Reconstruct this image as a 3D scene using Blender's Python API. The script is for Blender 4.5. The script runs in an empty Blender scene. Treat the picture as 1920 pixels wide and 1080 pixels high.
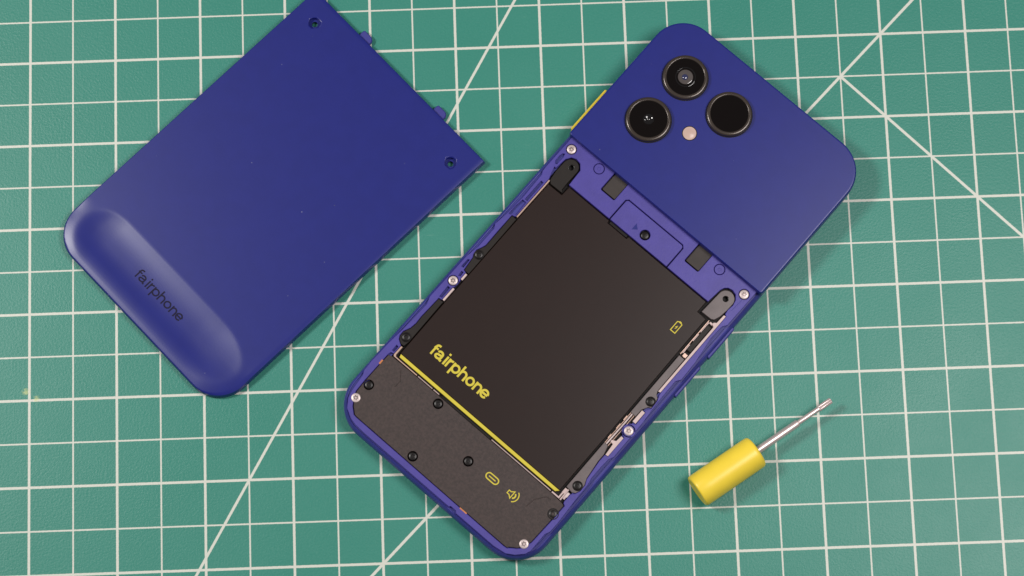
import bpy, bmesh, math, random
from mathutils import Vector, Matrix
MM = 0.001
rad = math.radians
scene = bpy.context.scene
COL = scene.collection

# ------------------------------------------------------------------ camera
cam = bpy.data.cameras.new("camera")
cam_o = bpy.data.objects.new("camera", cam)
COL.objects.link(cam_o)
cam.sensor_fit = 'HORIZONTAL'
cam.sensor_width = 36.0
cam.lens = 36.0 * 4434.6 / 1920.0
cam.clip_start = 0.02
cam.clip_end = 20.0
R = Matrix(((0.9993692, 0.03528642, -0.00400811),
            (-0.03540762, 0.9813269, -0.18906036),
            (-0.002738, 0.18908302, 0.98195729)))
cam_o.matrix_world = Matrix.Translation(Vector((-7.575, -134.46, 680.24)) * MM) @ R.to_4x4()
scene.camera = cam_o

# ------------------------------------------------------------------ light
scene.view_settings.view_transform = 'Standard'
scene.view_settings.look = 'None'
scene.view_settings.exposure = 0.0
scene.view_settings.gamma = 1.0
world = bpy.data.worlds.new("World")
scene.world = world
world.use_nodes = True
bg = world.node_tree.nodes["Background"]
bg.inputs[0].default_value = (1.0, 0.97, 0.95, 1)
bg.inputs[1].default_value = 0.15


def lamp(name, pos, size, power, color):
    d = bpy.data.lights.new(name, 'AREA')
    d.shape = 'DISK'
    d.size = size
    d.energy = power
    d.color = color
    o = bpy.data.objects.new(name, d)
    COL.objects.link(o)
    o.location = Vector(pos) * MM
    o.rotation_euler = (-o.location).to_track_quat('-Z', 'Y').to_euler()
    return o


lamp("copy_lamp_left", (-440, 120, 600), 0.15, 3.25, (1.0, 0.965, 0.92))
lamp("copy_lamp_right", (250, -14, 520), 0.22, 1.87, (1.0, 0.955, 0.93))


# ------------------------------------------------------------------ materials
def lin(r, g, b):
    f = lambda c: (c / 255 / 12.92) if c / 255 <= 0.04045 else ((c / 255 + 0.055) / 1.055) ** 2.4
    return (f(r), f(g), f(b), 1)


class Nodes:
    def __init__(self, name):
        self.m = bpy.data.materials.new(name)
        self.m.use_nodes = True
        self.t = self.m.node_tree
        self.b = self.t.nodes["Principled BSDF"]

    def n(self, kind, **kw):
        x = self.t.nodes.new(kind)
        for k, v in kw.items():
            setattr(x, k, v)
        return x

    def l(self, a, b):
        self.t.links.new(a, b)

    def math(self, op, a, b=None, c=None, clamp=False):
        x = self.n('ShaderNodeMath', operation=op)
        x.use_clamp = clamp
        for i, v in enumerate((a, b, c)):
            if v is None:
                continue
            if isinstance(v, (int, float)):
                x.inputs[i].default_value = v
            else:
                self.l(v, x.inputs[i])
        return x.outputs[0]

    def noise(self, scale, detail=3, rough=0.55, vec=None, dim='3D'):
        x = self.n('ShaderNodeTexNoise')
        x.inputs['Scale'].default_value = scale
        x.inputs['Detail'].default_value = detail
        x.inputs['Roughness'].default_value = rough
        if vec is None:
            vec = self.coord()
        self.l(vec, x.inputs['Vector'])
        return x.outputs['Fac']

    def coord(self):
        if not hasattr(self, 'tc'):
            self.tc = self.n('ShaderNodeTexCoord')
        return self.tc.outputs['Object']

    def ramp(self, v, lo, hi, a=0.0, b=1.0):
        x = self.n('ShaderNodeMapRange')
        x.inputs['From Min'].default_value = lo
        x.inputs['From Max'].default_value = hi
        x.inputs['To Min'].default_value = a
        x.inputs['To Max'].default_value = b
        self.l(v, x.inputs['Value'])
        return x.outputs['Result']

    def mix(self, f, a, b):
        x = self.n('ShaderNodeMix', data_type='RGBA')
        for s, v in ((x.inputs[0], f), (x.inputs[6], a), (x.inputs[7], b)):
            if isinstance(v, (int, float, tuple)):
                s.default_value = v
            else:
                self.l(v, s)
        return x.outputs[2]

    def bump(self, h, strength, dist):
        x = self.n('ShaderNodeBump')
        x.inputs['Strength'].default_value = strength
        x.inputs['Distance'].default_value = dist
        self.l(h, x.inputs['Height'])
        self.l(x.outputs[0], self.b.inputs['Normal'])


def plastic(name, col, rough=0.45, spec=0.5, metal=0.0, grain=0.0, gscale=3000, var=0.06, specks=0.0, coat=0.0, rvar=0.0, vscale=220):
    k = Nodes(name)
    k.b.inputs['Roughness'].default_value = rough
    k.b.inputs['Specular IOR Level'].default_value = spec
    k.b.inputs['Metallic'].default_value = metal
    k.b.inputs['Coat Weight'].default_value = coat
    c = tuple(col)
    f = k.noise(vscale, 4)
    lo = tuple(x * (1 - var) for x in c[:3]) + (1,)
    hi = tuple(x * (1 + var) for x in c[:3]) + (1,)
    out = k.mix(k.ramp(f, 0.35, 0.65), lo, hi)
    if specks:
        v = k.n('ShaderNodeTexVoronoi', feature='F1', voronoi_dimensions='2D')
        v.inputs['Scale'].default_value = 190
        k.l(k.coord(), v.inputs['Vector'])
        sep = k.n('ShaderNodeSeparateColor')
        k.l(v.outputs['Color'], sep.inputs[0])
        pick = k.ramp(sep.outputs[0], 0.93, 1.0)
        dot = k.math('LESS_THAN', v.outputs['Distance'], k.math('MULTIPLY_ADD', sep.outputs[1], 0.026, 0.008))
        out = k.mix(k.math('MULTIPLY', k.math('MULTIPLY', pick, dot), specks), out, (0.6, 0.58, 0.6, 1))
    k.l(out, k.b.inputs['Base Color'])
    if rvar:
        k.l(k.ramp(k.noise(60, 4), 0.3, 0.7, rough - rvar, rough + rvar), k.b.inputs['Roughness'])
    if grain:
        k.bump(k.noise(gscale, 2, 0.6), grain, 0.0001)
    return k.m


M = {}
M['blue'] = plastic('blue_matte_plastic', (0.0112, 0.0170, 0.184), 0.335, 0.45, grain=0.05, gscale=2500, var=0.03, specks=0.4)
M['blue_frame'] = plastic('blue_frame_plastic', (0.036, 0.036, 0.25), 0.45, 0.5, grain=0.08, var=0.04)
M['blue_deck'] = plastic('blue_grained_plastic', (0.061, 0.047, 0.29), 0.42, 0.5, grain=0.25, gscale=2200, var=0.07)
M['black'] = plastic('black_plastic', (0.010, 0.0065, 0.005), 0.5, 0.33, grain=0.12, gscale=2500, var=0.15)
M['black_deep'] = plastic('black_recess', (0.006, 0.004, 0.004), 0.6, 0.3)
M['module'] = plastic('grained_charcoal_plastic', (0.040, 0.025, 0.023), 0.52, 0.45, grain=0.4, gscale=2100, var=0.25, vscale=1300)
M['battery'] = plastic('battery_wrap', (0.0145, 0.0055, 0.004), 0.34, 0.40, grain=0.0, gscale=900, var=0.03)
M['black_lit'] = plastic('lit_black_plastic', (0.125, 0.100, 0.102), 0.36, 0.6, grain=0.1, var=0.12)  # same black plastic as on the left, lamp sheen painted in as lighter colour
M['yellow'] = plastic('yellow_print', (0.62, 0.52, 0.045), 0.55, 0.4, var=0.03)
M['yellow_handle'] = plastic('yellow_plastic', (0.91, 0.675, 0.055), 0.36, 0.5, grain=0.03, gscale=1200, var=0.02)
M['steel'] = plastic('polished_steel', (0.80, 0.66, 0.65), 0.36, 0.5, metal=0.7, var=0.03)
M['screw_steel'] = plastic('screw_steel', (0.62, 0.52, 0.51), 0.45, 0.5, metal=0.45, var=0.05)
M['screw_black'] = plastic('blackened_screw', (0.008, 0.006, 0.006), 0.36, 0.4, metal=0.0, var=0.1)
M['screw_shade'] = plastic('shaded_socket_steel', (0.30, 0.24, 0.24), 0.4, 0.5, metal=0.6, var=0.1)  # socket shade put into the colour: darker steel inside the recess
M['gold'] = plastic('pale_copper', (0.66, 0.46, 0.38), 0.35, 0.5, metal=0.7, var=0.1)
M['rose'] = plastic('pale_pink_foam', (0.62, 0.48, 0.465), 0.6, 0.4, var=0.06)
M['rail'] = plastic('pale_rail_metal', (0.45, 0.35, 0.335), 0.4, 0.5, metal=0.5, var=0.08)
M['orange'] = plastic('orange_film', (0.55, 0.2, 0.07), 0.5, 0.4, var=0.15)
M['ring'] = plastic('lens_ring_metal', (0.058, 0.045, 0.038), 0.24, 0.6, metal=0.35, var=0.06)
M['glass'] = plastic('black_lens_glass', (0.004, 0.0025, 0.0025), 0.06, 0.35, var=0.0)
M['lens_grey'] = plastic('grey_lens_element', (0.085, 0.072, 0.07), 0.12, 0.6, var=0.1, coat=0.5)
M['lens_dark'] = plastic('dark_lens_element', (0.006, 0.005, 0.006), 0.08, 0.8, var=0.0)
M['lens_violet'] = plastic('coated_lens_core', (0.03, 0.035, 0.10), 0.1, 1.0, var=0.0)
M['flash'] = plastic('frosted_flash_lens', (0.56, 0.40, 0.34), 0.3, 0.5, var=0.05)
M['dark_print'] = plastic('dark_print', (0.010, 0.008, 0.03), 0.55, 0.15)
M['pad'] = plastic('dark_grey_pad', (0.032, 0.023, 0.02), 0.6, 0.5, var=0.15, grain=0.1)

G = 12.7 * MM


def mat_material():
    k = Nodes('cutting_mat_vinyl')
    sep = k.n('ShaderNodeSeparateXYZ')
    k.l(k.coord(), sep.inputs[0])
    wob = k.math('MULTIPLY', k.math('SUBTRACT', k.noise(2600, 2), 0.5), 0.016)
    x = k.math('ADD', k.math('ADD', k.math('DIVIDE', sep.outputs[0], G), 11.5), wob)
    wob2 = k.math('MULTIPLY', k.math('SUBTRACT', k.noise(2100, 2), 0.5), 0.016)
    y = k.math('ADD', k.math('SUBTRACT', 6.5, k.math('DIVIDE', sep.outputs[1], G)), wob2)

    def line(dist, w):                       # w = half width in cells
        return k.ramp(dist, w - 0.005, w + 0.005, 1.0, 0.0)
    px = k.math('PINGPONG', x, 1.0)
    py = k.math('PINGPONG', y, 1.0)
    inv = lambda v: k.math('SUBTRACT', 1.0, v)
    TH, TN = 0.0290, 0.0182
    d1 = k.math('MULTIPLY', k.math('ABSOLUTE', k.math('SUBTRACT', k.math('ADD', x, y), 21.0)), 0.7071)
    d2 = k.math('MULTIPLY', k.math('ABSOLUTE', k.math('SUBTRACT', k.math('SUBTRACT', x, y), 17.0)), 0.7071)
    ray = k.math('GREATER_THAN', y, 2.0)
    d3 = k.math('ABSOLUTE', k.math('ADD', k.math('MULTIPLY', k.math('SUBTRACT', x, 5.0), 0.8660),
                                   k.math('MULTIPLY', k.math('SUBTRACT', y, 11.0), 0.5)))
    m = line(px, TH)
    for q in (line(inv(px), TN), line(inv(py), TH), line(py, TN), line(d1, 0.032),
              k.math('MULTIPLY', line(d2, 0.032), ray), line(d3, 0.030)):
        m = k.math('MAXIMUM', m, q)
    worn = k.ramp(k.noise(900, 4, 0.7), 0.22, 0.34, 0.78, 1.0)
    m = k.math('MULTIPLY', m, worn)
    blot = k.ramp(k.noise(16, 4, 0.6), 0.3, 0.7)
    fine = k.ramp(k.noise(1700, 3, 0.6), 0.3, 0.7)
    g1 = k.mix(blot, (0.035, 0.222, 0.170, 1), (0.042, 0.240, 0.187, 1))
    g2 = k.mix(k.math('MULTIPLY', fine, 0.35), g1, (0.062, 0.275, 0.22, 1))
    # pale scuff specks left by a blade
    sc = k.n('ShaderNodeTexNoise')
    mp = k.n('ShaderNodeMapping')
    mp.inputs['Rotation'].default_value = (0, 0, 0.9)
    mp.inputs['Scale'].default_value = (60, 700, 1)
    k.l(k.coord(), mp.inputs['Vector'])
    k.l(mp.outputs[0], sc.inputs['Vector'])
    sc.inputs['Scale'].default_value = 1.0
    sc.inputs['Detail'].default_value = 3
    scratch = k.ramp(sc.outputs['Fac'], 0.74, 0.80, 0.0, 0.45)
    g3 = k.mix(scratch, g2, (0.20, 0.40, 0.32, 1))
    stain = None
    for sx, sy, sr in ((-147.1, -29.2, 1.8), (-144.0, -31.3, 1.6)):
        dx = k.math('SUBTRACT', sep.outputs[0], sx * MM)
        dy = k.math('SUBTRACT', sep.outputs[1], sy * MM)
        dd = k.math('SQRT', k.math('ADD', k.math('MULTIPLY', dx, dx), k.math('MULTIPLY', dy, dy)))
        dd = k.math('ADD', k.math('DIVIDE', dd, sr * MM), k.math('MULTIPLY', k.noise(1300, 3, 0.7), 1.6))
        q = k.ramp(dd, 0.95, 1.45, 0.6, 0.0)
        stain = q if stain is None else k.math('MAXIMUM', stain, q)
    col = k.mix(m, g3, (0.645, 0.655, 0.59, 1))
    col = k.mix(stain, col, (0.62, 0.66, 0.27, 1))
    k.l(col, k.b.inputs['Base Color'])
    k.b.inputs['Specular IOR Level'].default_value = 0.33
    k.l(k.ramp(k.noise(30, 3), 0.3, 0.7, 0.34, 0.42), k.b.inputs['Roughness'])
    k.bump(k.noise(1500, 3, 0.65), 0.42, 0.00022)
    return k.m


M['mat'] = mat_material()


# ------------------------------------------------------------------ mesh helpers (all lengths in mm)
def finish(bm, name, mat, parent=None, loc=None, rotz=0.0, angle=38, off=(0, 0)):
    bmesh.ops.remove_doubles(bm, verts=bm.verts, dist=1e-5)
    bmesh.ops.recalc_face_normals(bm, faces=bm.faces)
    for v in bm.verts:
        v.co = Vector((v.co.x - off[0], v.co.y - off[1], v.co.z)) * MM
    me = bpy.data.meshes.new(name)
    bm.to_mesh(me)
    bm.free()
    for p in me.polygons:
        p.use_smooth = True
    me.set_sharp_from_angle(angle=rad(angle))
    me.materials.append(mat)
    o = bpy.data.objects.new(name, me)
    COL.objects.link(o)
    if parent is not None:
        o.parent = parent
    if loc is not None:
        o.location = loc
        o.rotation_euler[2] = rotz
    return o


def area2(l):
    return sum(l[i][0] * l[(i + 1) % len(l)][1] - l[(i + 1) % len(l)][0] * l[i][1] for i in range(len(l)))


def inset(l, d):
    n = len(l)
    out = []
    for i in range(n):
        a, b, c = Vector(l[i - 1]), Vector(l[i]), Vector(l[(i + 1) % n])
        e1, e2 = (b - a), (c - b)
        e1 = e1.normalized() if e1.length > 1e-9 else e2.normalized()
        e2 = e2.normalized() if e2.length > 1e-9 else e1
        n1, n2 = Vector((-e1.y, e1.x)), Vector((-e2.y, e2.x))
        q = (n1 + n2) / max(0.35, 1 + n1.dot(n2))
        out.append((b + q * d)[:])
    return out


def plate(bm, outer, z0, z1, holes=(), ch=0.0, bottom=False):
    """solid with vertical walls, chamfered top edge and optional through holes"""
    loops = [list(outer) if area2(outer) > 0 else list(outer)[::-1]]
    for h in holes:
        loops.append(list(h) if area2(h) < 0 else list(h)[::-1])
    edges = []
    low = []
    for l in loops:
        n = len(l)
        rings = [[bm.verts.new((p[0], p[1], z0)) for p in l]]
        low.append(rings[0])
        if ch > 0:
            rings.append([bm.verts.new((p[0], p[1], z1 - ch)) for p in l])
            rings.append([bm.verts.new((p[0], p[1], z1)) for p in inset(l, ch)])
        else:
            rings.append([bm.verts.new((p[0], p[1], z1)) for p in l])
        for a, b in zip(rings, rings[1:]):
            for i in range(n):
                try:
                    bm.faces.new((a[i], a[(i + 1) % n], b[(i + 1) % n], b[i]))
                except ValueError:
                    pass
        top = rings[-1]
        edges += [bm.edges.get((top[i], top[(i + 1) % n])) for i in range(n)]
    bmesh.ops.triangle_fill(bm, use_beauty=True, use_dissolve=False, edges=[e for e in edges if e])
    if bottom:
        bm.faces.new(low[0][::-1])
    return bm


def ngon(cx, cy, r, n=24, a0=0.0):
    return [(cx + r * math.cos(a0 + 2 * math.pi * i / n), cy + r * math.sin(a0 + 2 * math.pi * i / n)) for i in range(n)]


def rrect(u0, u1, v0, v1, r, n=10):
    """rounded rectangle, r = one radius or (bl, br, tr, tl)"""
    if not isinstance(r, (tuple, list)):
        r = (r,) * 4
    out = []
    for (cx, cy, q, a) in ((u0 + r[0], v0 + r[0], r[0], 180), (u1 - r[1], v0 + r[1], r[1], 270),
                           (u1 - r[2], v1 - r[2], r[2], 0), (u0 + r[3], v1 - r[3], r[3], 90)):
        for i in range(n + 1):
            t = rad(a + 90 * i / n)
            out.append((cx + q * math.cos(t), cy + q * math.sin(t)))
    return out


def rounded(pts, r, n=4):
    """round the corners of any polygon"""
    out = []
    m = len(pts)
    for i in range(m):
        a, b, c = Vector(pts[i - 1]), Vector(pts[i]), Vector(pts[(i + 1) % m])
        d1, d2 = a - b, c - b
        q = min(r, d1.length * 0.45, d2.length * 0.45)
        p1, p2 = b + d1.normalized() * q, b + d2.normalized() * q
        for k in range(n + 1):
            t = k / n
            out.append(((1 - t) ** 2 * p1 + 2 * t * (1 - t) * b + t * t * p2)[:])
    return out


def lathe(bm, prof, cx=0, cy=0, n=48, cap=True):
    """profile of (radius, z) turned about the vertical through cx, cy"""
    rings = [[bm.verts.new((cx + r * math.cos(2 * math.pi * i / n), cy + r * math.sin(2 * math.pi * i / n), z)) for i in range(n)]
             for r, z in prof]
    for a, b in zip(rings, rings[1:]):
        for i in range(n):
            bm.faces.new((a[i], a[(i + 1) % n], b[(i + 1) % n], b[i]))
    if cap:
        bm.faces.new(rings[-1])
    return bm


def tube(bm, pts, r, n=8):
    rings = []
    for i, p in enumerate(pts):
        p = Vector(p)
        d = (Vector(pts[min(i + 1, len(pts) - 1)]) - Vector(pts[max(i - 1, 0)])).normalized()
        s = d.cross(Vector((0, 0, 1))).normalized()
        t = s.cross(d)
        rings.append([bm.verts.new(p + s * r * math.cos(2 * math.pi * k / n) + t * r * math.sin(2 * math.pi * k / n)) for k in range(n)])
    for a, b in zip(rings, rings[1:]):
        for k in range(n):
            bm.faces.new((a[k], a[(k + 1) % n], b[(k + 1) % n], b[k]))
    bm.faces.new(rings[0])
    bm.faces.new(rings[-1][::-1])
    return bm


def stroke(bm, pts, w, z, closed=False, zf=None, maxlen=0.6):
    """flat ribbon of constant width along a polyline (printing)"""
    p = [Vector(q) for q in pts]
    fine = []
    m = len(p)
    for i in range(m if closed else m - 1):
        a, b = p[i], p[(i + 1) % m]
        s = max(1, int((b - a).length / maxlen + 0.999))
        fine += [a + (b - a) * (j / s) for j in range(s)]
    if not closed:
        fine.append(p[-1])
    p = fine
    m = len(p)
    L, Rr = [], []
    for i in range(m):
        a = p[i - 1] if (closed or i > 0) else None
        c = p[(i + 1) % m] if (closed or i < m - 1) else None
        e1 = (p[i] - a).normalized() if a is not None else (c - p[i]).normalized()
        e2 = (c - p[i]).normalized() if c is not None else e1
        n1, n2 = Vector((-e1.y, e1.x)), Vector((-e2.y, e2.x))
        q = (n1 + n2) / max(0.4, 1 + n1.dot(n2)) * (w / 2)
        for lst, pt in ((L, p[i] + q), (Rr, p[i] - q)):
            lst.append(bm.verts.new((pt.x, pt.y, z + (zf(pt.x, pt.y) if zf else 0))))
    for i in range(m if closed else m - 1):
        j = (i + 1) % m
        bm.faces.new((Rr[i], Rr[j], L[j], L[i]))


def arc(cx, cy, rx, ry, a0, a1, n=12):
    return [(cx + rx * math.cos(rad(a0 + (a1 - a0) * i / n)), cy + ry * math.sin(rad(a0 + (a1 - a0) * i / n))) for i in range(n + 1)]


def word(bm, ox, oy, sx, sy, w, z, zf=None):
    """the lower-case word on the battery and the cover, drawn as pen strokes"""
    S = []
    S.append(([(0.42, 0), (0.42, 2.9)] + arc(1.12, 2.9, 0.70, 0.62, 180, 90, 6)[1:] + [(1.55, 3.52)], 0))
    S.append(([(-0.05, 2.44), (1.42, 2.44)], 0))
    S.append((arc(2.66, 1.78, 0.86, 0.70, 168, 0, 10) + [(3.52, 0.5), (3.62, 0.3), (4.12, 0.28)], 0))
    S.append(([(3.52, 1.58), (2.6, 1.42)] + arc(2.5, 0.86, 0.82, 0.56, 90, 270, 10)[1:] + [(3.1, 0.42), (3.5, 0.85)], 0))
    S.append(([(5.03, 0), (5.03, 2.78)], 0))
    S.append(([(5.03, 3.22), (5.03, 3.85)], 0))
    S.append(([(5.97, 0), (5.97, 2.78)], 0))
    S.append((arc(7.0, 1.5, 1.03, 0.98, 180, 90, 6) + [(7.22, 2.46)], 0))
    S.append(([(7.76, -1.05), (7.76, 2.78)], 0))
    S.append((arc(8.86, 1.39, 1.08, 1.09, 0, 360 * 23 / 24, 23), 1))
    S.append(([(10.67, 0), (10.67, 3.85)], 0))
    S.append((arc(11.62, 1.5, 0.95, 0.98, 180, 0, 10) + [(12.57, 0)], 0))
    S.append((arc(14.38, 1.39, 1.07, 1.09, 0, 360 * 23 / 24, 23), 1))
    S.append(([(16.27, 0), (16.27, 2.78)], 0))
    S.append((arc(17.22, 1.5, 0.95, 0.98, 180, 0, 10) + [(18.17, 0)], 0))
    S.append((arc(19.83, 1.39, 1.07, 1.09, 6, 322, 22), 0))
    S.append(([(18.8, 1.36), (20.9, 1.36)], 0))
    for i, (pts, closed) in enumerate(S):
        stroke(bm, [(ox + x * sx, oy + y * sy) for x, y in pts], w * (0.9 if i == 1 else 1), z + i * 0.003, bool(closed), zf)


def tag(o, label=None, cat=None, group=None, kind=None):
    for k, v in (('label', label), ('category', cat), ('group', group), ('kind', kind)):
        if v:
            o[k] = v
    return o


def empty(name, loc, rotz):
    o = bpy.data.objects.new(name, None)
    o.empty_display_size = 0.01
    COL.objects.link(o)
    o.location = Vector(loc) * MM
    o.rotation_euler[2] = rad(rotz)
    return o


def local_empty(name, ox, oy, ang, u, v):
    """thing whose local (u, v) frame has its zero at ox, oy turned by ang; the Empty sits at local point (u, v)"""
    a = rad(ang)
    return empty(name, (ox + u * math.cos(a) - v * math.sin(a), oy + u * math.sin(a) + v * math.cos(a), 0), ang)


# ------------------------------------------------------------------ cutting mat
bm = bmesh.new()
plate(bm, rrect(-300, 300, -225, 225, 6), -3, 0, ch=0.4, bottom=True)
mat = finish(bm, 'cutting_mat', M['mat'])
tag(mat, 'green cutting mat with pale grid lines lying under everything else', 'cutting mat')

# ------------------------------------------------------------------ phone
PO = (4.4, -3.3)
phone = local_empty('phone', 20, 0, -42.9, *PO)
tag(phone, 'opened blue phone face down with black battery and three round cameras showing', 'phone')


def P(bm, name, mat_, parent=None, angle=38):
    return finish(bm, name, M[mat_], parent or phone, angle=angle, off=PO)


# outer frame: swept rounded profile
U0, U1, V0, V1 = -32.35, 41.15, -81.65, 75.05
bm = bmesh.new()
prof = [(1.6, 0.0), (0.6, 0.35), (0.12, 1.3), (0, 2.8), (0.05, 4.2), (0.3, 5.3), (0.7, 6.0), (1.0, 6.25), (1.15, 6.22), (1.25, 6.0), (1.9, 6.0), (2.0, 6.55), (4.1, 6.55), (4.1, 5.0)]
rings = []
for i, z in prof:
    rings.append([bm.verts.new((x, y, z)) for x, y in rrect(U0 + i, U1 - i, V0 + i, V1 - i, (11.3 - i, 11.3 - i, 10.8 - i, 10.6 - i), 14)])
n = len(rings[0])
for a, b in zip(rings, rings[1:]):
    for i in range(n):
        bm.faces.new((a[i], a[(i + 1) % n], b[(i + 1) % n], b[i]))
bm.faces.new(rings[0][::-1])
frame = P(bm, 'outer_frame', 'blue_frame', angle=50)

for v0, v1 in ((1.35, 12.85), (-13.5, -2.3)):
    bm = bmesh.new()
    plate(bm, rrect(40.6, 41.6, v0, v1, 0.3, 3), 2.6, 5.4, ch=0.25, bottom=True)
    P(bm, 'volume_button', 'blue_frame', frame)
bm = bmesh.new()
plate(bm, rrect(-33.1, -32.0, 26.9, 42.6, 0.35, 3), 3.0, 7.2, ch=0.2, bottom=True)
o = P(bm, 'slide_switch', 'yellow_handle', frame)
o['label'] = 'yellow slide switch on the left edge'

# tray below the parts
bm = bmesh.new()
plate(bm, rrect(-29.9, 38.7, -79.2, 30, (9, 9, 1, 1), 8), 5.2, 5.9)
P(bm, 'inner_tray', 'black_deep')

# inner deck with all its cut-outs
outer = [(-31.0, 26), (-31.0, 13.2), (-30.9, 11.7), (-30.35, 10.8), (-30.3, 8), (-30.1, 2.4), (-30.5, -4.7), (-31.05, -9.3),
         (-30.35, -10.5), (-30.3, -17.5), (-31.05, -22), (-31.2, -38), (-30.4, -40.3), (-30.75, -50), (-31.2, -55.4), (-31.45, -63.2),
         (-31.3, -66.5), (-30.6, -68), (-30.1, -73), (-29.4, -75.6), (-27.7, -78), (-24.7, -79.6), (-22.5, -80.05), (-19, -80.2),
         (13, -80.2), (13.4, -79.75), (15.3, -79.75), (15.8, -80.3), (30, -80.3), (33.9, -79.7), (36.2, -78.3), (38.3, -76.1), (38.9, -74.5),
         (38.85, -68.3), (39.5, -66.8), (39.6, -63.6), (39.1, -55.2), (38.95, -49.7), (38.5, -47.4), (38.5, -43.2),
         (38.7, -40.2), (39.4, -38.7), (39.3, -26), (38.9, -21.2), (38.7, -18.2), (38.6, -10.5), (39.6, -9), (39.4, -2.9),
         (38.9, 1.4), (38.3, 5.8), (38.5, 10.5), (39.4, 11.9), (39.6, 26)]
inner = [(-22.3, 13.6), (-22.6, 19.0), (-24.0, 20.6), (-25.7, 20.9), (-27.1, 20.3), (-28.1, 18.8), (-28.5, 14.9), (-29.1, 15.0),
         (-27.9, 11.2), (-27.9, -3.8), (-29.0, -4.2), (-29.0, -10.7), (-28.9, -15.9), (-29.4, -17.3), (-30.05, -18.7), (-29.9, -20.2), (-29.4, -21.1),
         (-28.9, -25.6), (-27.95, -25.8), (-27.95, -28.2), (-27.6, -28.6), (-27.6, -31.2), (-27.95, -31.5), (-27.95, -36.4), (-28.95, -36.6), (-29.2, -44), (-29.05, -46.5), (-29.35, -48.5),
         (-30.3, -50.6), (-30.25, -52.2), (-29.7, -53.2), (-28.5, -53.95), (-28.0, -54.2), (-28.0, -57.3), (-28.9, -57.6), (-29.15, -58.6),
         (-29.2, -69), (-29.05, -72.6), (-28.2, -74.5), (-26.85, -76.5), (-25, -78.1), (-24, -78.25), (23, -78.4), (32.1, -78.4), (33.4, -78.3),
         (33.8, -77.8), (35.65, -76.5), (36.8, -75), (37.5, -72.5), (37.75, -65), (37.85, -58.5), (37.1, -58.1), (36.9, -57.6),
         (36.9, -54.9), (37.8, -54.0), (38.45, -52.4), (38.4, -50.2), (37.65, -48.6), (36.95, -42.2), (37.0, -39.9), (38.0, -39.7),
         (38.0, -32.5), (36.55, -31.8), (35.9, -30.5), (36.4, -28.5), (38.05, -27.4), (37.95, -23.1), (37.4, -22.8), (38.45, -21), (38.3, -18.2),
         (37.7, -16.7), (37.5, -15.5), (37.5, 13.6), (36.8, 14), (36.6, 15.5), (36.85, 17.4), (36.45, 19.1), (35.4, 20.4), (33.9, 20.8),
         (32.6, 20.5), (31.7, 19.7), (31.2, 18.5), (30.7, 13.6),
         (15.25, 13.6), (15.2, 20.9), (14.4, 21.7), (-6.1, 21.7), (-6.9, 20.9), (-6.9, 13.6)]
win1 = rounded([(-14.5, 25.6), (-9.3, 25.6), (-9.3, 18.6), (-14.5, 18.6)], 0.5)
win2 = rounded([(17.7, 25.6), (22.9, 25.6), (22.9, 18.3), (17.7, 18.3)], 0.5)
SILVER = [(-28.71, 22.17), (37.25, 22.0), (-29.2, -29.99), (37.74, -30.17), (-27.75, -74.11), (36.16, -74.25)]
BLACK = [(-28.55, -19.34), (-28.51, -51.40), (-27.43, -68.86), (-8.73, -59.96), (-4.26, -76.11), (8.71, -66.81),
         (36.84, -62.38), (36.90, -51.72), (37.0, -19.6)]
slots = [[(-30.05, 16.5), (-30.1, 18.4), (-29.85, 19.5), (-29.3, 19.9), (-29.0, 18.9), (-29.05, 16.1), (-29.5, 15.8)],
         [(-29.25, 9.2), (-28.4, 9.2), (-28.4, 1.95), (-29.25, 1.95)],
         [(-29.65, 1.4), (-28.35, 1.4), (-28.15, -3.4), (-28.9, -3.6), (-29.6, -4.3), (-30.0, -4.3), (-30.05, -1.6)],
         [(-30.1, -22.5), (-29.6, -22.2), (-29.5, -25.15), (-30.15, -25.2)],
         [(-29.2, -26.3), (-28.55, -26.2), (-28.4, -27.6), (-29.0, -27.9)],
         [(-29.25, -32.2), (-28.4, -32.2), (-28.3, -35.9), (-29.1, -36.1)],
         [(-29.05, -54.9), (-28.35, -55), (-28.35, -56.9), (-29.0, -56.9)]]
MARK = [(-18.79, 23.0), (27.14, 23.0)]
ZD = 7.5
bm = bmesh.new()
plate(bm, outer, 5.0, ZD, [inner, win1, win2] + slots + [ngon(x, y, 1.6, 20) for x, y in SILVER[:1] + SILVER[1:2] + SILVER[2:3]] +
      [ngon(x, y, 1.64, 20) for x, y in MARK], ch=0.11)
deck = P(bm, 'inner_deck', 'blue_deck')
for x, y in MARK:
    bm = bmesh.new()
    lathe(bm, [(1.45, 6.0), (1.45, 7.38), (1.36, 7.45), (0.5, 7.45), (0.42, 7.36), (0.1, 7.36)], x, y, 24)
    P(bm, 'moulded_disc', 'blue_deck', deck)
# boss round the right-hand screw
# dark pads inside the two square windows
for u0, u1, v0, v1 in ((-14.3, -9.45, 19.1, 26), (17.9, 22.75, 18.8, 26)):
    bm = bmesh.new()
    plate(bm, rrect(u0, u1, v0, v1, 0.2, 2), 5.9, 6.75, ch=0.05)
    P(bm, 'latch_pad', 'pad')
# seam lines of the deck's corner tabs are thin ribs
bm = bmesh.new()
tube(bm, [(37.55, 15.7, 7.46), (37.75, 20.2, 7.46)], 0.1, 6)
P(bm, 'corner_seam', 'blue_frame', deck)

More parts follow.
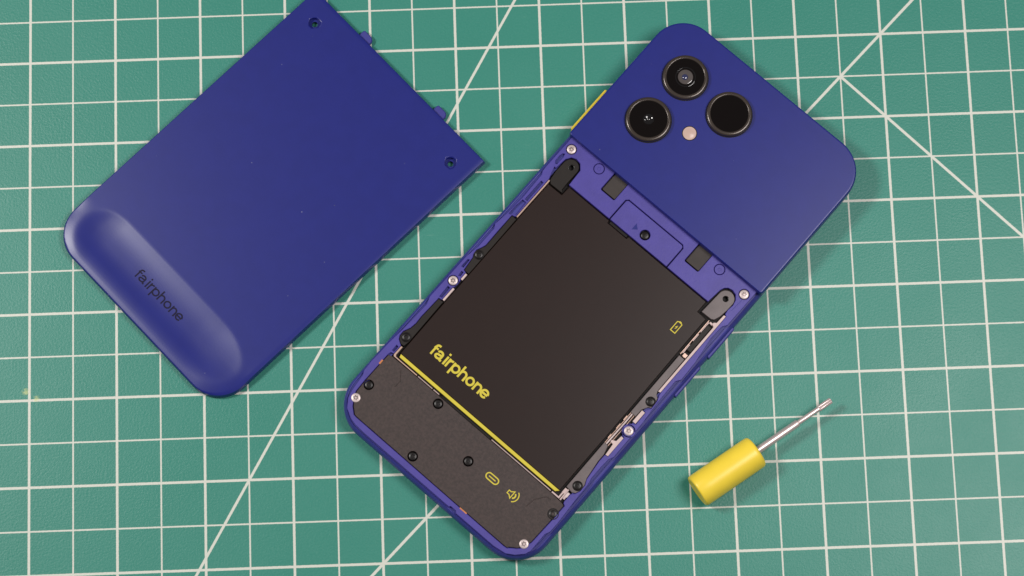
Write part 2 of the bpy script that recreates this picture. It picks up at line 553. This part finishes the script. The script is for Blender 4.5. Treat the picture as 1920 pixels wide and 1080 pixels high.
# connector hatch
bm = bmesh.new()
plate(bm, rrect(-6.55, 14.9, 13.62, 21.38, (0.15, 0.15, 0.85, 0.85), 5), 6.0, 7.52, [ngon(4.18, 16.67, 1.58, 20)], ch=0.1)
hatch = P(bm, 'connector_hatch', 'blue_deck')
bm = bmesh.new()
plate(bm, [(0.15, 15.4), (1.5, 16.5), (0.1, 17.7)], 7.4, 7.56, ch=0.02)
P(bm, 'arrow_mark', 'blue', hatch)
bm = bmesh.new()
plate(bm, rrect(-6.2, 0.5, 12.6, 13.5, 0.3, 3), 5.9, 6.5, ch=0.1)
P(bm, 'flex_connector', 'black_deep')


# screws with six-lobe recess
def star(cx, cy, r, n=24, a=0.3):
    return [(cx + r * (1 + 0.22 * math.cos(6 * t)) * math.cos(t + a), cy + r * (1 + 0.22 * math.cos(6 * t)) * math.sin(t + a))
            for t in (2 * math.pi * i / n for i in range(n))]


def screw_mesh(r, zt, dome, rec, matn, name):
    bm = bmesh.new()
    n = 24
    circ = lambda q, z: [bm.verts.new((q * math.cos(2 * math.pi * i / n), q * math.sin(2 * math.pi * i / n), z)) for i in range(n)]
    st = lambda q, z: [bm.verts.new((x, y, z)) for x, y in star(0, 0, q, n, 0)]
    rs = [circ(r, zt - 1.2), circ(r, zt - 0.25), circ(r * 0.93, zt - 0.08), circ(r * 0.8, zt), st(rec, zt + dome), st(rec * 0.95, zt - 0.19), st(rec * 0.35, zt - 0.17)]
    for k, (a, b) in enumerate(zip(rs, rs[1:])):
        for i in range(n):
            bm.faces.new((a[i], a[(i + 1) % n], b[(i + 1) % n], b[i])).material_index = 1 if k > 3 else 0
    bm.faces.new(rs[-1])
    o = finish(bm, name, M[matn], phone, angle=35)
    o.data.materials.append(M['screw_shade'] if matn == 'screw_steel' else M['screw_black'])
    return o


def spread(proto, pts):
    for i, (x, y, z, a) in enumerate(pts):
        o = proto if i == 0 else proto.copy()
        if i:
            COL.objects.link(o)
            o.parent = phone
        o.location = Vector((x - PO[0], y - PO[1], z)) * MM
        o.rotation_euler[2] = a


random.seed(4)
spread(screw_mesh(1.38, 0, 0.02, 0.66, 'screw_steel', 'silver_screw'),
       [(x, y, 7.62 if i < 3 else 7.75, random.random() * 6) for i, (x, y) in enumerate(SILVER)])
spread(screw_mesh(1.2, 0, 0.03, 0.5, 'screw_black', 'black_screw'),
       [(x, y, 7.42 if 2 <= i < 6 else 7.6, random.random() * 6) for i, (x, y) in enumerate(BLACK)] + [(4.18, 16.67, 7.0, 0.4)])
# boss under the right screw
bm = bmesh.new()
lathe(bm, [(2.0, 5.9), (2.0, 7.4), (1.9, 7.5), (1.6, 7.5), (1.6, 7.0)], 37.74, -30.17, 28, cap=False)
P(bm, 'screw_boss', 'blue_deck', deck)

# battery
bm = bmesh.new()
plate(bm, [(-26.65, -56.0), (33.85, -56.0), (33.85, -25), (33.6, -3.5), (33.55, 9.2), (30.35, 9.4), (30.35, 13.2), (0.85, 13.2), (0.75, 12.4), (-6.4, 12.4), (-6.5, 13.2), (-21.9, 13.2), (-22.0, 10.0), (-27.0, 9.9), (-27.0, -12), (-26.85, -40)],
      5.9, 7.2, ch=0.14)
batt = P(bm, 'battery', 'battery')
bm = bmesh.new()
plate(bm, [(-26.1, -57.02), (33.0, -57.02), (33.9, -56.06), (-26.4, -56.06)], 6.2, 7.16, ch=0.05)
o = P(bm, 'pull_strip', 'yellow', batt)
o['label'] = 'yellow strip along the lower battery edge'
bm = bmesh.new()
word(bm, -20.45, -50.45, 1.0, 1.0, 0.64, 7.215)
P(bm, 'printed_word', 'yellow', batt)
bm = bmesh.new()
stroke(bm, [(27.75, 0.2), (29.4, 0.2), (29.4, 3.35), (29.1, 3.55), (28.05, 3.55), (27.75, 3.35)], 0.27, 7.215, closed=True)
stroke(bm, [(28.2, 3.75), (28.95, 3.75)], 0.3, 7.22)
stroke(bm, [(28.75, 2.4), (28.4, 1.85), (28.8, 1.85), (28.45, 1.25)], 0.2, 7.224)
P(bm, 'battery_symbol', 'yellow', batt)

# battery ears with round holes
earL = [(-27.55, 11.3), (-27.95, 14.3), (-27.85, 18.2)] + arc(-25.35, 18.0, 2.4, 2.35, 172, 4, 12) + [(-23.0, 13.2), (-22.9, 11.2), (-22.2, 10.4), (-26.6, 10.3)]
earR = [(31.2, 10.1), (31.6, 17.7)] + arc(34.1, 17.6, 2.5, 2.45, 176, 4, 12) + [(36.5, 15), (36.1, 12.3), (35.5, 10.7), (34.7, 10.2)]
for e, hx, hy, mt in ((earL, -25.15, 18.0, 'black'), (earR, 34.05, 17.5, 'black_lit')):
    bm = bmesh.new()
    plate(bm, e, 5.9, 7.42, [ngon(hx, hy, 0.78, 18)], ch=0.1)
    o = P(bm, 'battery_ear', mt)
    bm = bmesh.new()
    lathe(bm, [(0.95, 7.43), (0.88, 7.46), (0.74, 7.4), (0.7, 6.2)], hx, hy, 20, cap=False)
    P(bm, 'hole_rim', 'screw_black', o)

# speaker module
mod = [(-27.95, -58.25), (-18.6, -58.1), (31.7, -58.1), (36.0, -58.3), (37.05, -58.4), (37.6, -58.7), (37.55, -61.2), (37.5, -64.8), (37.3, -72.4),
       (36.6, -74.85), (35.45, -76.3), (33.5, -77.6), (33.2, -78.1), (32.1, -78.2), (23.1, -78.2), (11.7, -78.2), (-17.6, -78.05), (-24, -78.05),
       (-24.8, -77.9), (-26.65, -76.3), (-28.0, -74.35), (-28.8, -72.5), (-29.0, -69.8), (-29.0, -62.2), (-28.9, -58.6)]
bm = bmesh.new()
plate(bm, mod, 5.9, 7.46, [ngon(x, y, 1.5, 24) for x, y in BLACK[2:6]], ch=0.08)
module = P(bm, 'speaker_module', 'module')
for x, y in BLACK[6:7]:
    bm = bmesh.new()
    lathe(bm, [(1.66, 7.2), (1.66, 7.5), (1.6, 7.53), (1.25, 7.48), (1.1, 7.3)], x, y, 24, cap=False)
    P(bm, 'screw_collar', 'black_deep', module)
for pts in ([(-23.4, -59.5), (-21.3, -62.2), (-21.45, -64.4)], [(29.6, -65.8), (30.0, -62.8), (32.2, -59.9), (33.6, -59.7)]):
    bm = bmesh.new()
    tube(bm, [(x, y, 7.46) for x, y in pts], 0.12, 6)
    P(bm, 'moulded_ridge', 'module', module)
bm = bmesh.new()
stad = arc(15.95, -66.03, 0.93, 0.93, 90, 270, 8) + arc(18.3, -66.03, 0.93, 0.93, -90, 90, 8)
stroke(bm, stad, 0.36, 7.48, closed=True)
stroke(bm, [(15.9, -66.03), (18.35, -66.03)], 0.32, 7.484)
P(bm, 'port_symbol', 'yellow', module)
bm = bmesh.new()
stroke(bm, [(22.95, -66.35), (22.95, -65.35), (23.7, -65.35), (24.55, -64.7), (24.55, -67.05), (23.7, -66.35)], 0.28, 7.48, closed=True)
stroke(bm, arc(24.95, -65.85, 0.55, 0.75, -80, 80, 8), 0.42, 7.484)
stroke(bm, arc(24.9, -65.85, 1.55, 1.8, -68, 68, 12), 0.3, 7.488)
P(bm, 'speaker_symbol', 'yellow', module)

# side brackets
BR = [('black', [(-28.9, -4.25), (-27.2, -4.25), (-27.1, -15.3), (-27.05, -25.6), (-28.8, -25.55), (-29.3, -21.2), (-29.8, -20.3), (-29.95, -18.9), (-29.35, -17.4), (-28.8, -16)]),
      ('black', [(-28.85, -36.75), (-27.2, -36.6), (-26.95, -52.0), (-27.3, -53.8), (-28.4, -53.85), (-29.6, -53.1), (-30.15, -52.1), (-30.2, -50.7), (-29.25, -48.6), (-28.95, -46.5), (-29.1, -44)]),
      ('black_lit', [(34.5, -3.9), (36.45, -3.85), (36.55, -15.9), (37.0, -16.9), (37.9, -17.6), (38.35, -19.2), (38.3, -20.9), (37.5, -21.3), (36.55, -23.1), (36.5, -25.7), (34.55, -25.6)]),
      ('black_lit', [(34.55, -37.1), (36.0, -37.3), (36.75, -40), (36.75, -42.5), (37.5, -48.4), (38.3, -50.3), (38.35, -52.3), (37.8, -53.7), (36.9, -54.2), (34.6, -53.9)])]
for (mt, poly), (sx, sy) in zip(BR, ((-28.55, -19.34), (-28.51, -51.40), (37.0, -19.6), (36.90, -51.72))):
    bm = bmesh.new()
    plate(bm, poly, 5.9, 7.32, ch=0.1)
    o = P(bm, 'side_bracket', mt)
    bm = bmesh.new()
    lathe(bm, [(1.5, 7.2), (1.5, 7.4), (1.42, 7.44), (1.25, 7.38), (1.16, 7.34)], sx, sy, 24, cap=False)
    P(bm, 'screw_collar', 'black_deep', o)

# small things along the battery bay
def box(name, mt, u0, u1, v0, v1, z0, z1, ch=0.05, par=None, poly=None):
    bm = bmesh.new()
    plate(bm, poly or [(u0, v0), (u1, v0), (u1, v1), (u0, v1)], z0, z1, ch=ch)
    return P(bm, name, mt, par)


box('metal_rail', 'gold', -27.85, -27.35, -3.6, 11.0, 5.9, 7.1)
box('contact_pad', 'rose', -27.9, -27.25, -28.2, -26.0, 5.9, 7.2)
box('contact_pad', 'rose', -27.9, -27.25, -36.2, -31.6, 5.9, 7.2)
box('metal_rail', 'gold', 0, 0, 0, 0, 5.9, 7.15, poly=[(-27.95, -54.3), (-27.35, -54.2), (-27.35, -57.1), (-27.0, -57.55), (-18.8, -57.55), (-18.8, -57.9), (-27.6, -57.9), (-27.95, -57.4)])
for a, b in ((-18.4, -12.9), (-12.5, -10.3), (9.6, 32.0)):
    box('metal_rail', 'rail', a, b, -57.9, -57.55, 5.9, 7.15)
box('metal_rail', 'rose', 0, 0, 0, 0, 5.9, 7.2, poly=[(32.4, -57.95), (35.2, -57.95), (35.2, -56.0), (34.7, -56.0), (34.7, -57.5), (32.4, -57.5)])
box('spring_clip', 'black_deep', 0, 0, 0, 0, 5.7, 6.2, poly=[(-7.2, -58.0), (9.2, -58.0), (9.2, -57.2), (-5.8, -57.2)])
box('film_tab', 'orange', -29.5, -28.95, -62.3, -60.8, 6.0, 7.54)
box('film_tab', 'orange', 15.6, 18.2, -78.6, -78.2, 6.0, 7.53, ch=0.02)
box('rubber_block', 'black', 34.95, 36.5, -1.25, 8.35, 5.9, 7.15, 0.15)
box('foam_strip', 'rose', 0, 0, 0, 0, 5.9, 7.3, poly=[(36.75, 13.5), (37.42, 13.6), (37.42, -15.7), (36.7, -15.9), (36.7, 8.9), (35.9, 9.3), (35.9, 9.9), (36.6, 10.4)])
box('foam_pad', 'rose', 36.75, 37.85, -27.3, -23.1, 5.9, 7.3)
box('foam_pad', 'rose', 0, 0, 0, 0, 5.9, 7.3, poly=[(37.1, -32.7), (37.95, -32.7), (37.95, -39.6), (37.1, -39.7), (36.75, -36), (35.75, -35.9), (35.7, -35.3), (36.9, -34.7)])
box('metal_rail', 'gold', 34.35, 34.6, -3.3, 9.6, 5.9, 6.9, 0.03)
for a, b in ((-2.6, 0.6), (2.0, 4.6), (5.4, 9.2)):
    box('metal_tab', 'rose', 34.6, 34.95, a, b, 5.9, 6.7, 0.03)
box('metal_tab', 'rose', 35.0, 36.1, 9.0, 9.6, 5.9, 6.9)
box('metal_tab', 'gold', 35.2, 36.4, -3.4, -2.2, 5.9, 6.7)
for u, r in ((35.3, 0.26), (34.75, 0.16), (36.0, 0.15)):
    bm = bmesh.new()
    tube(bm, [(u, -25.4, 6.7), (u + 0.05, -29, 6.8), (u, -33, 6.8), (u - 0.05, -37.3, 6.7)], r, 8)
    P(bm, 'antenna_cable', 'steel' if r > 0.2 else 'gold')
for a, b in ((-28.6, -27.0), (-31.9, -30.0), (-35.5, -34.0)):
    box('spring_contact', 'gold', 34.35, 34.75, a, b, 5.9, 6.75, 0.04)
for u0, u1, v0, v1, mt in ((34.6, 35.5, -56.0, -54.3, 'rose'), (35.9, 36.6, -57.2, -55.0, 'rose'), (36.0, 36.8, -56.3, -54.8, 'screw_steel')):
    box('spring_contact', mt, u0, u1, v0, v1, 5.9, 6.9 + 0.07 * u0 - 2.4, 0.08)
bm = bmesh.new()
tube(bm, [(35.65, -54.2, 6.9), (35.7, -58.0, 7.1)], 0.26, 8)
P(bm, 'antenna_cable', 'rose')

# camera cover plate
PU0, PU1, PV0, PV1 = -32.05, 40.95, 24.98, 75.0
bm = bmesh.new()
pr = [(-0.22, 6.2), (-0.22, 8.4), (-0.02, 9.25), (0.06, 9.45), (0.2, 9.56), (0.38, 9.6), (0.6, 9.6)]
rings = [[bm.verts.new((x, y, z)) for x, y in rrect(PU0 + i, PU1 - i, PV0 + i * 0.4, PV1 - i, (0.7 - i * 0.4, 0.7 - i * 0.4, 10.7 - i, 10.3 - i), 16)] for i, z in pr]
n = len(rings[0])
for a, b in zip(rings, rings[1:]):
    for i in range(n):
        bm.faces.new((a[i], a[(i + 1) % n], b[(i + 1) % n], b[i]))
bm.faces.new(rings[-1])
bm.faces.new(rings[0][::-1])
top = P(bm, 'camera_cover', 'blue', angle=34)

CAMS = [(-17.14, 59.9), (-17.12, 43.1), (-0.28, 59.8)]
for ci, (x, y) in enumerate(CAMS):
    bm = bmesh.new()
    lathe(bm, [(6.72, 9.5), (6.70, 10.6), (6.62, 10.9), (6.45, 11.06), (6.2, 11.14), (5.85, 11.17), (5.66, 11.12), (5.54, 10.98), (5.5, 10.7)], x, y, 72, cap=False)
    ring = P(bm, 'camera', 'ring', angle=60)
    bm = bmesh.new()
    lathe(bm, [(6.95, 9.58), (6.9, 9.66), (6.6, 9.66)], x, y, 64, cap=False)
    P(bm, 'base_shade_ring', 'black_deep', ring)  # black ring stands in for the shadow round the camera foot
    bm = bmesh.new()
    lathe(bm, [(5.56, 10.6), (5.56, 10.92)], x, y, 72)
    P(bm, 'lens_glass', 'glass', ring, angle=20)
    if ci == 0:
        bm = bmesh.new()
        lathe(bm, [(3.0, 10.93), (2.9, 10.96), (2.75, 10.93)], x, y - 0.0, 40, cap=False)
        P(bm, 'lens_barrel', 'lens_dark', ring)
        bm = bmesh.new()
        lathe(bm, [(2.22, 10.93), (2.15, 11.02), (1.9, 11.08), (1.4, 11.02), (0.9, 10.97)], x, y, 40)
        P(bm, 'lens_element', 'lens_grey', ring)
        bm = bmesh.new()
        lathe(bm, [(0.9, 10.97), (0.8, 11.12), (0.5, 11.24), (0.2, 11.28)], x - 0.1, y - 0.15, 24)
        P(bm, 'lens_core', 'lens_violet', ring)
    elif ci == 1:
        bm = bmesh.new()
        lathe(bm, [(1.6, 10.93), (1.5, 11.05), (1.1, 11.22), (0.7, 11.06), (0.6, 11.04), (0.45, 11.16), (0.15, 11.22)], x, y, 32)
        P(bm, 'lens_element', 'lens_dark', ring)
bm = bmesh.new()
lathe(bm, [(1.98, 9.55), (1.98, 9.66), (1.75, 9.64), (1.2, 9.74), (0.7, 9.84), (0.2, 9.88)], -5.42, 47.95, 36)
fl = P(bm, 'flash_lens', 'flash')
bm = bmesh.new()
lathe(bm, [(2.24, 9.59), (2.2, 9.63), (2.02, 9.64), (1.98, 9.6)], -5.42, 47.95, 36, cap=False)
P(bm, 'flash_shade_ring', 'black_deep', fl)  # black ring added for the shade of a sunken flash seat

# ------------------------------------------------------------------ back cover lying beside the phone
CO = (2.15, 3.8)
cover = local_empty('back_cover', -80, 25, -48.2, *CO)
tag(cover, 'removed blue phone back cover with sunken grip and dark lettering, left of the phone', 'phone cover')
CU0, CU1, CV0, CV1, CR = -34.3, 38.6, -49.75, 57.15, 10.4
H = 3.1


def half_width(v):
    w = (CU1 - CU0) / 2
    if v < CV0 + CR:
        d = CV0 + CR - v
        return w - CR + math.sqrt(max(0, CR * CR - d * d))
    return w


def edge_dist(u, v):
    """distance inside the outline, corners at the bottom rounded"""
    du = min(u - CU0, CU1 - u)
    dv = min(v - CV0, CV1 - v)
    if v < CV0 + CR and du < CR:
        return CR - math.hypot(CR - du, CV0 + CR - v)
    return min(du, dv)


def smooth(t):
    t = max(0.0, min(1.0, t))
    return t * t * (3 - 2 * t)


def soft(t, k=0.045):
    return k * math.log1p(math.exp(max(-30.0, min(30.0, t / k)))) if t < 20 * k else t


def cover_z(u, v):
    z = H
    d = edge_dist(u, v)
    fil = 0.35
    if d < fil:
        t = 1 - max(d, 0) / fil
        z -= 0.35 * (1 - math.sqrt(max(0, 1 - t * t)))
    # the lower end rolls down towards its edge
    near = smooth((CV0 + 16 - v) / 8)
    if d < 5.2 and near > 0:
        z -= 0.48 * near * (1 - d / 5.2) ** 2
    # grip dish
    uc = min(max(u, -19.8), 21.6)
    dv = v + 39.2
    if dv < 0:
        dv *= 0.86
    q = math.hypot((u - uc) * (0.7 if u < 0 else 0.6), dv) / 8.2
    if q < 1.3:
        up = smooth((dv + 5) / 6) * smooth((u + 31.5) / 7)
        z -= 0.72 * (1 - 0.4 * smooth((u - 16) / 16)) * (up * soft(1 - q ** 2.3) + (1 - up) * max(0.0, 1 - q * q) ** 1.6)
    return z


def samples(a, b, step, fine, width):
    out = []
    x = a
    while x < b - 1e-6:
        out.append(x)
        e = min(x - a, b - x)
        x += fine if e < width else step
    out.append(b)
    return out


bm = bmesh.new()
ss = samples(-1, 1, 0.02, 0.0025, 0.015)
vv = samples(CV0, CV1, 1.0, 0.1, 0.6)
vv = sorted(set(vv + [CV0 + 0.5 * i for i in range(1, 44)]))
uc0 = (CU0 + CU1) / 2
grid = [[bm.verts.new((uc0 + s * half_width(v), v, cover_z(uc0 + s * half_width(v), v))) for s in ss] for v in vv]
for a, b in zip(grid, grid[1:]):
    for i in range(len(ss) - 1):
        bm.faces.new((a[i], a[i + 1], b[i + 1], b[i]))
border = grid[0][:] + [r[-1] for r in grid[1:]] + grid[-1][-2::-1] + [r[0] for r in grid[-2:0:-1]]
mid = [bm.verts.new((v.co.x + (v.co.x - CO[0]) * 0.0055, v.co.y + (v.co.y - CO[1]) * 0.004, 1.6)) for v in border]
base = [bm.verts.new((v.co.x, v.co.y, 0.1)) for v in mid]
nb = len(border)
for i in range(nb):
    bm.faces.new((border[i], border[(i + 1) % nb], mid[(i + 1) % nb], mid[i]))
    bm.faces.new((mid[i], mid[(i + 1) % nb], base[(i + 1) % nb], base[i]))
bm.faces.new(base[::-1])
shell = finish(bm, 'shell', M['blue'], cover, angle=30, off=CO)

# real screw holes: cut with a stepped cutter
bm = bmesh.new()
for x, y in ((-27.05, 49.9), (32.12, 49.6)):
    st = bmesh.new()
    lathe(st, [(0.85, -1), (0.85, 1.6), (1.72, 1.6), (1.72, 4)], x, y, 28)
    st.faces.new([v for v in st.verts][:28][::-1])
    tmp = bpy.data.meshes.new('cut')
    st.to_mesh(tmp)
    st.free()
    bm.from_mesh(tmp)
    bpy.data.meshes.remove(tmp)
cutter = finish(bm, 'cutter', M['blue'], cover, off=CO)
md = shell.modifiers.new('holes', 'BOOLEAN')
md.operation = 'DIFFERENCE'
md.solver = 'EXACT'
md.object = cutter
dg = bpy.context.evaluated_depsgraph_get()
me = bpy.data.meshes.new_from_object(shell.evaluated_get(dg))
shell.modifiers.clear()
shell.data = me
cm = cutter.data
bpy.data.objects.remove(cutter)
bpy.data.meshes.remove(cm)

for u in (-13.35, 18.65):
    bm = bmesh.new()
    plate(bm, rounded([(u - 2.15, 56.6), (u + 2.15, 56.6), (u + 2.15, 58.5), (u + 1.2, 59.4), (u - 1.9, 59.4), (u - 2.15, 58.8)], 0.6), 0.5, 1.9, ch=0.25, bottom=True)
    finish(bm, 'clip_tab', M['blue_frame'], cover, off=CO)
bm = bmesh.new()
word(bm, -7.5, -40.35, 0.915, 0.86, 0.44, 0.03, zf=cover_z)
finish(bm, 'printed_word', M['dark_print'], cover, off=CO)

# ------------------------------------------------------------------ screwdriver
SA = rad(34)
hx, hy = 75 + (-31.75) * math.cos(SA) - 4.9 * math.sin(SA), -52 + (-31.75) * math.sin(SA) + 4.9 * math.cos(SA)
driver = empty('screwdriver', (hx, hy, 0), 32.1)
tag(driver, 'small screwdriver with yellow cylinder handle and steel shaft right of the phone', 'screwdriver')


def turned(bm, prof, n=40, zc=4.95, lobes=0.0):
    rings = []
    for x, r in prof:
        ring = []
        for i in range(n):
            t = 2 * math.pi * i / n
            q = r * (1 + lobes * math.cos(6 * t))
            ring.append(bm.verts.new((x, q * math.cos(t), zc + q * math.sin(t))))
        rings.append(ring)
    for a, b in zip(rings, rings[1:]):
        for i in range(n):
            bm.faces.new((a[i], a[(i + 1) % n], b[(i + 1) % n], b[i]))
    bm.faces.new(rings[0][::-1])
    bm.faces.new(rings[-1])


bm = bmesh.new()
turned(bm, [(0.06, 3.7), (0.02, 4.0), (0.0, 4.3), (0.08, 4.6), (0.3, 4.82), (0.7, 4.92), (4, 4.95), (19.4, 4.95), (20.3, 4.88), (20.75, 4.6), (20.95, 4.15), (21.0, 1.2)], 56)
finish(bm, 'handle', M['yellow_handle'], driver, angle=60)
bm = bmesh.new()
turned(bm, [(20.5, 1.12), (35.1, 1.12), (35.4, 1.02), (35.5, 0.65), (35.6, 0.6)], 24)
sh = finish(bm, 'shaft', M['steel'], driver, angle=40)
bm = bmesh.new()
turned(bm, [(35.4, 0.66), (36.2, 0.76), (42.6, 0.78), (42.8, 0.74)], 24)
finish(bm, 'thin_shaft', M['steel'], sh, angle=40)
bm = bmesh.new()
turned(bm, [(42.5, 0.68), (42.9, 0.74), (46.9, 0.74), (47.1, 0.66)], 48, lobes=0.22)
finish(bm, 'six_lobe_tip', M['steel'], driver, angle=50)
